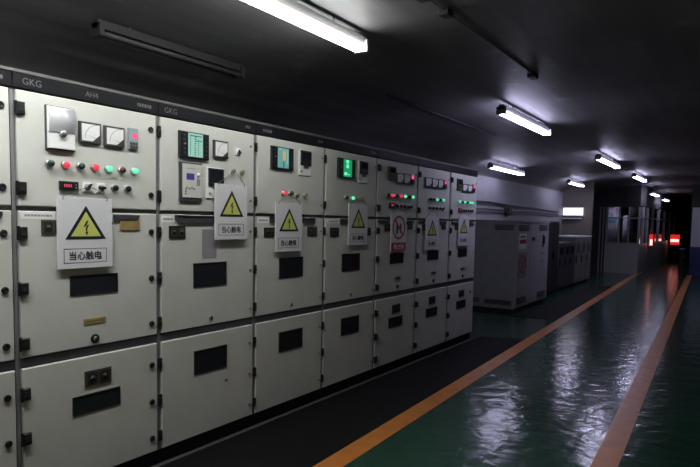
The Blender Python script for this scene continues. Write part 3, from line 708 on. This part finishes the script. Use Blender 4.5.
# ================================================================== alcove cabinets and wall lamp
root = empty('control_cabinet', (-3.35, 13.25, 0), 'low dark control cabinet with pale edge strip standing in the alcove', 'cabinet')
b = MB(); b.box(-.6, 0, .05, -.02, 1.62, 1.06, dkcab); b.box(-.58, .02, 0, -.04, 1.60, .06, blackm); b.build('body', root)
for k in range(3): b = MB(); b.box(-.02, .16 + k * .49, .08, 0, .63 + k * .49, 1.04, dkcab, .004); d = b.build('door', root); q = MB(); q.box(0, .05 + .16 + k * .49, .55, .02, .08 + .16 + k * .49, .70, blackp); q.build('door_handle', d); q = MB(); q.box(0, .26 + k * .49, .80, .004, .56 + k * .49, .96, winm); q.build('viewing_window', d)
b = MB(); b.box(-.02, .01, .55, .004, .14, 1.04, ltcab); b.build('edge_strip', root)
root = empty('control_cabinet', (-3.35, 14.92, 0), 'lighter grey control cabinet with pale top edge beside the dark one', 'cabinet')
b = MB(); b.box(-.6, 0, .05, -.02, 1.75, 1.16, ltcab); b.box(-.58, .02, 0, -.04, 1.73, .06, blackm); b.build('body', root)
b = MB(); b.box(-.62, -.01, 1.16, .01, 1.76, 1.19, whitep); b.build('top', root)
for k in range(3): b = MB(); b.box(-.02, .03 + k * .57, .08, 0, .57 + k * .57, 1.14, ltcab, .004); d = b.build('door', root); q = MB(); q.box(0, .10 + k * .57, .55, .02, .14 + k * .57, .72, blackp); q.build('door_handle', d); q = MB(); q.box(0, .14 + k * .57, .78, .004, .48 + k * .57, 1.02, dkcab); q.build('panel', d)
root = empty('tall_dark_box', (-3.28, 12.2, 0), 'tall narrow dark box between the louvred enclosure and the alcove cabinets', 'cabinet')  # plain near-black upright box with two doors
b = MB(); b.box(-.5, 0, .05, -.02, .9, 1.52, blackm); b.box(-.48, .02, 0, -.04, .88, .06, blackm); b.build('body', root)
for k in range(2): b = MB(); b.box(-.02, .02 + k * .44, .08, 0, .44 + k * .44, 1.50, blackm, .004); d = b.build('door', root); q = MB(); q.box(0, .40 + k * .10, .75, .02, .42 + k * .10, .90, blackp); q.build('door_handle', d)
root = empty('wall_lamp', (-3.90, 16.98, 1.70), 'boxy lit white lamp with a shelf edge on the brown alcove wall', 'lamp')
b = MB(); b.box(-.26, -.08, .02, .24, .02, .22, diffm, 0); b.build('diffuser', root)
b = MB(); b.box(-.28, -.10, -.01, .26, .02, .02, housing); b.box(-.28, -.09, .22, .26, .02, .235, housing); b.build('frame', root)
b = MB(); b.box(-.27, -.12, -.075, .22, .02, -.05, whitep); b.build('shelf', root)

# ================================================================== red light box down the passage and its modelled reflection
root = empty('red_light_box', (-2.40, 28.3, 0), 'glowing red light box on a stand at the far end of the passage', 'light')
b = MB(); b.box(-.17, 0, .72, .17, .10, 1.14, redbox); b.build('panel', root)
b = MB(); b.box(-.18, .10, .64, .18, .16, 1.16, blackm); b.box(-.04, .08, 0, .04, .14, .56, blackm); b.box(-.2, -.02, 0, .2, .24, .03, blackm); b.build('stand', root)
b = MB(); b.box(-.16, -.02, .84, .14, 0, .95, hotwhite); b.build('bright_strip', root)
root = empty('red_reflection', (-2.65, 21.9, .80), 'small red glow with white core, a modelled reflection on the glazed partition', 'light')  # glowing solid standing in for the red box's reflection in the glass
b = MB(); b.box(0, -.02, 0, .04, .08, .42, blackm); b.build('base', root)
b = MB(); b.tube([(.10, .03, .02), (.10, .03, .40)], .06, redbox, 12); b.build('lens', root)  # red body of the modelled reflection
b = MB(); b.tube([(.115, -.05, .05), (.115, -.05, .24)], .035, hotwhite, 10); b.build('core', root)
# post and cable rack by the dado wall
b = MB(); b.box(-1.62, 20.9, 0, -1.50, 21.0, .78, blackm); b.box(-1.64, 20.88, .78, -1.48, 21.02, .82, mgrey); b.lathe([(-1.50, .03), (-1.48, .03)], mgrey, 10, 20.95, .55)
tag(b.build('floor_post'), 'short dark floor post beside the white and blue wall', 'post')
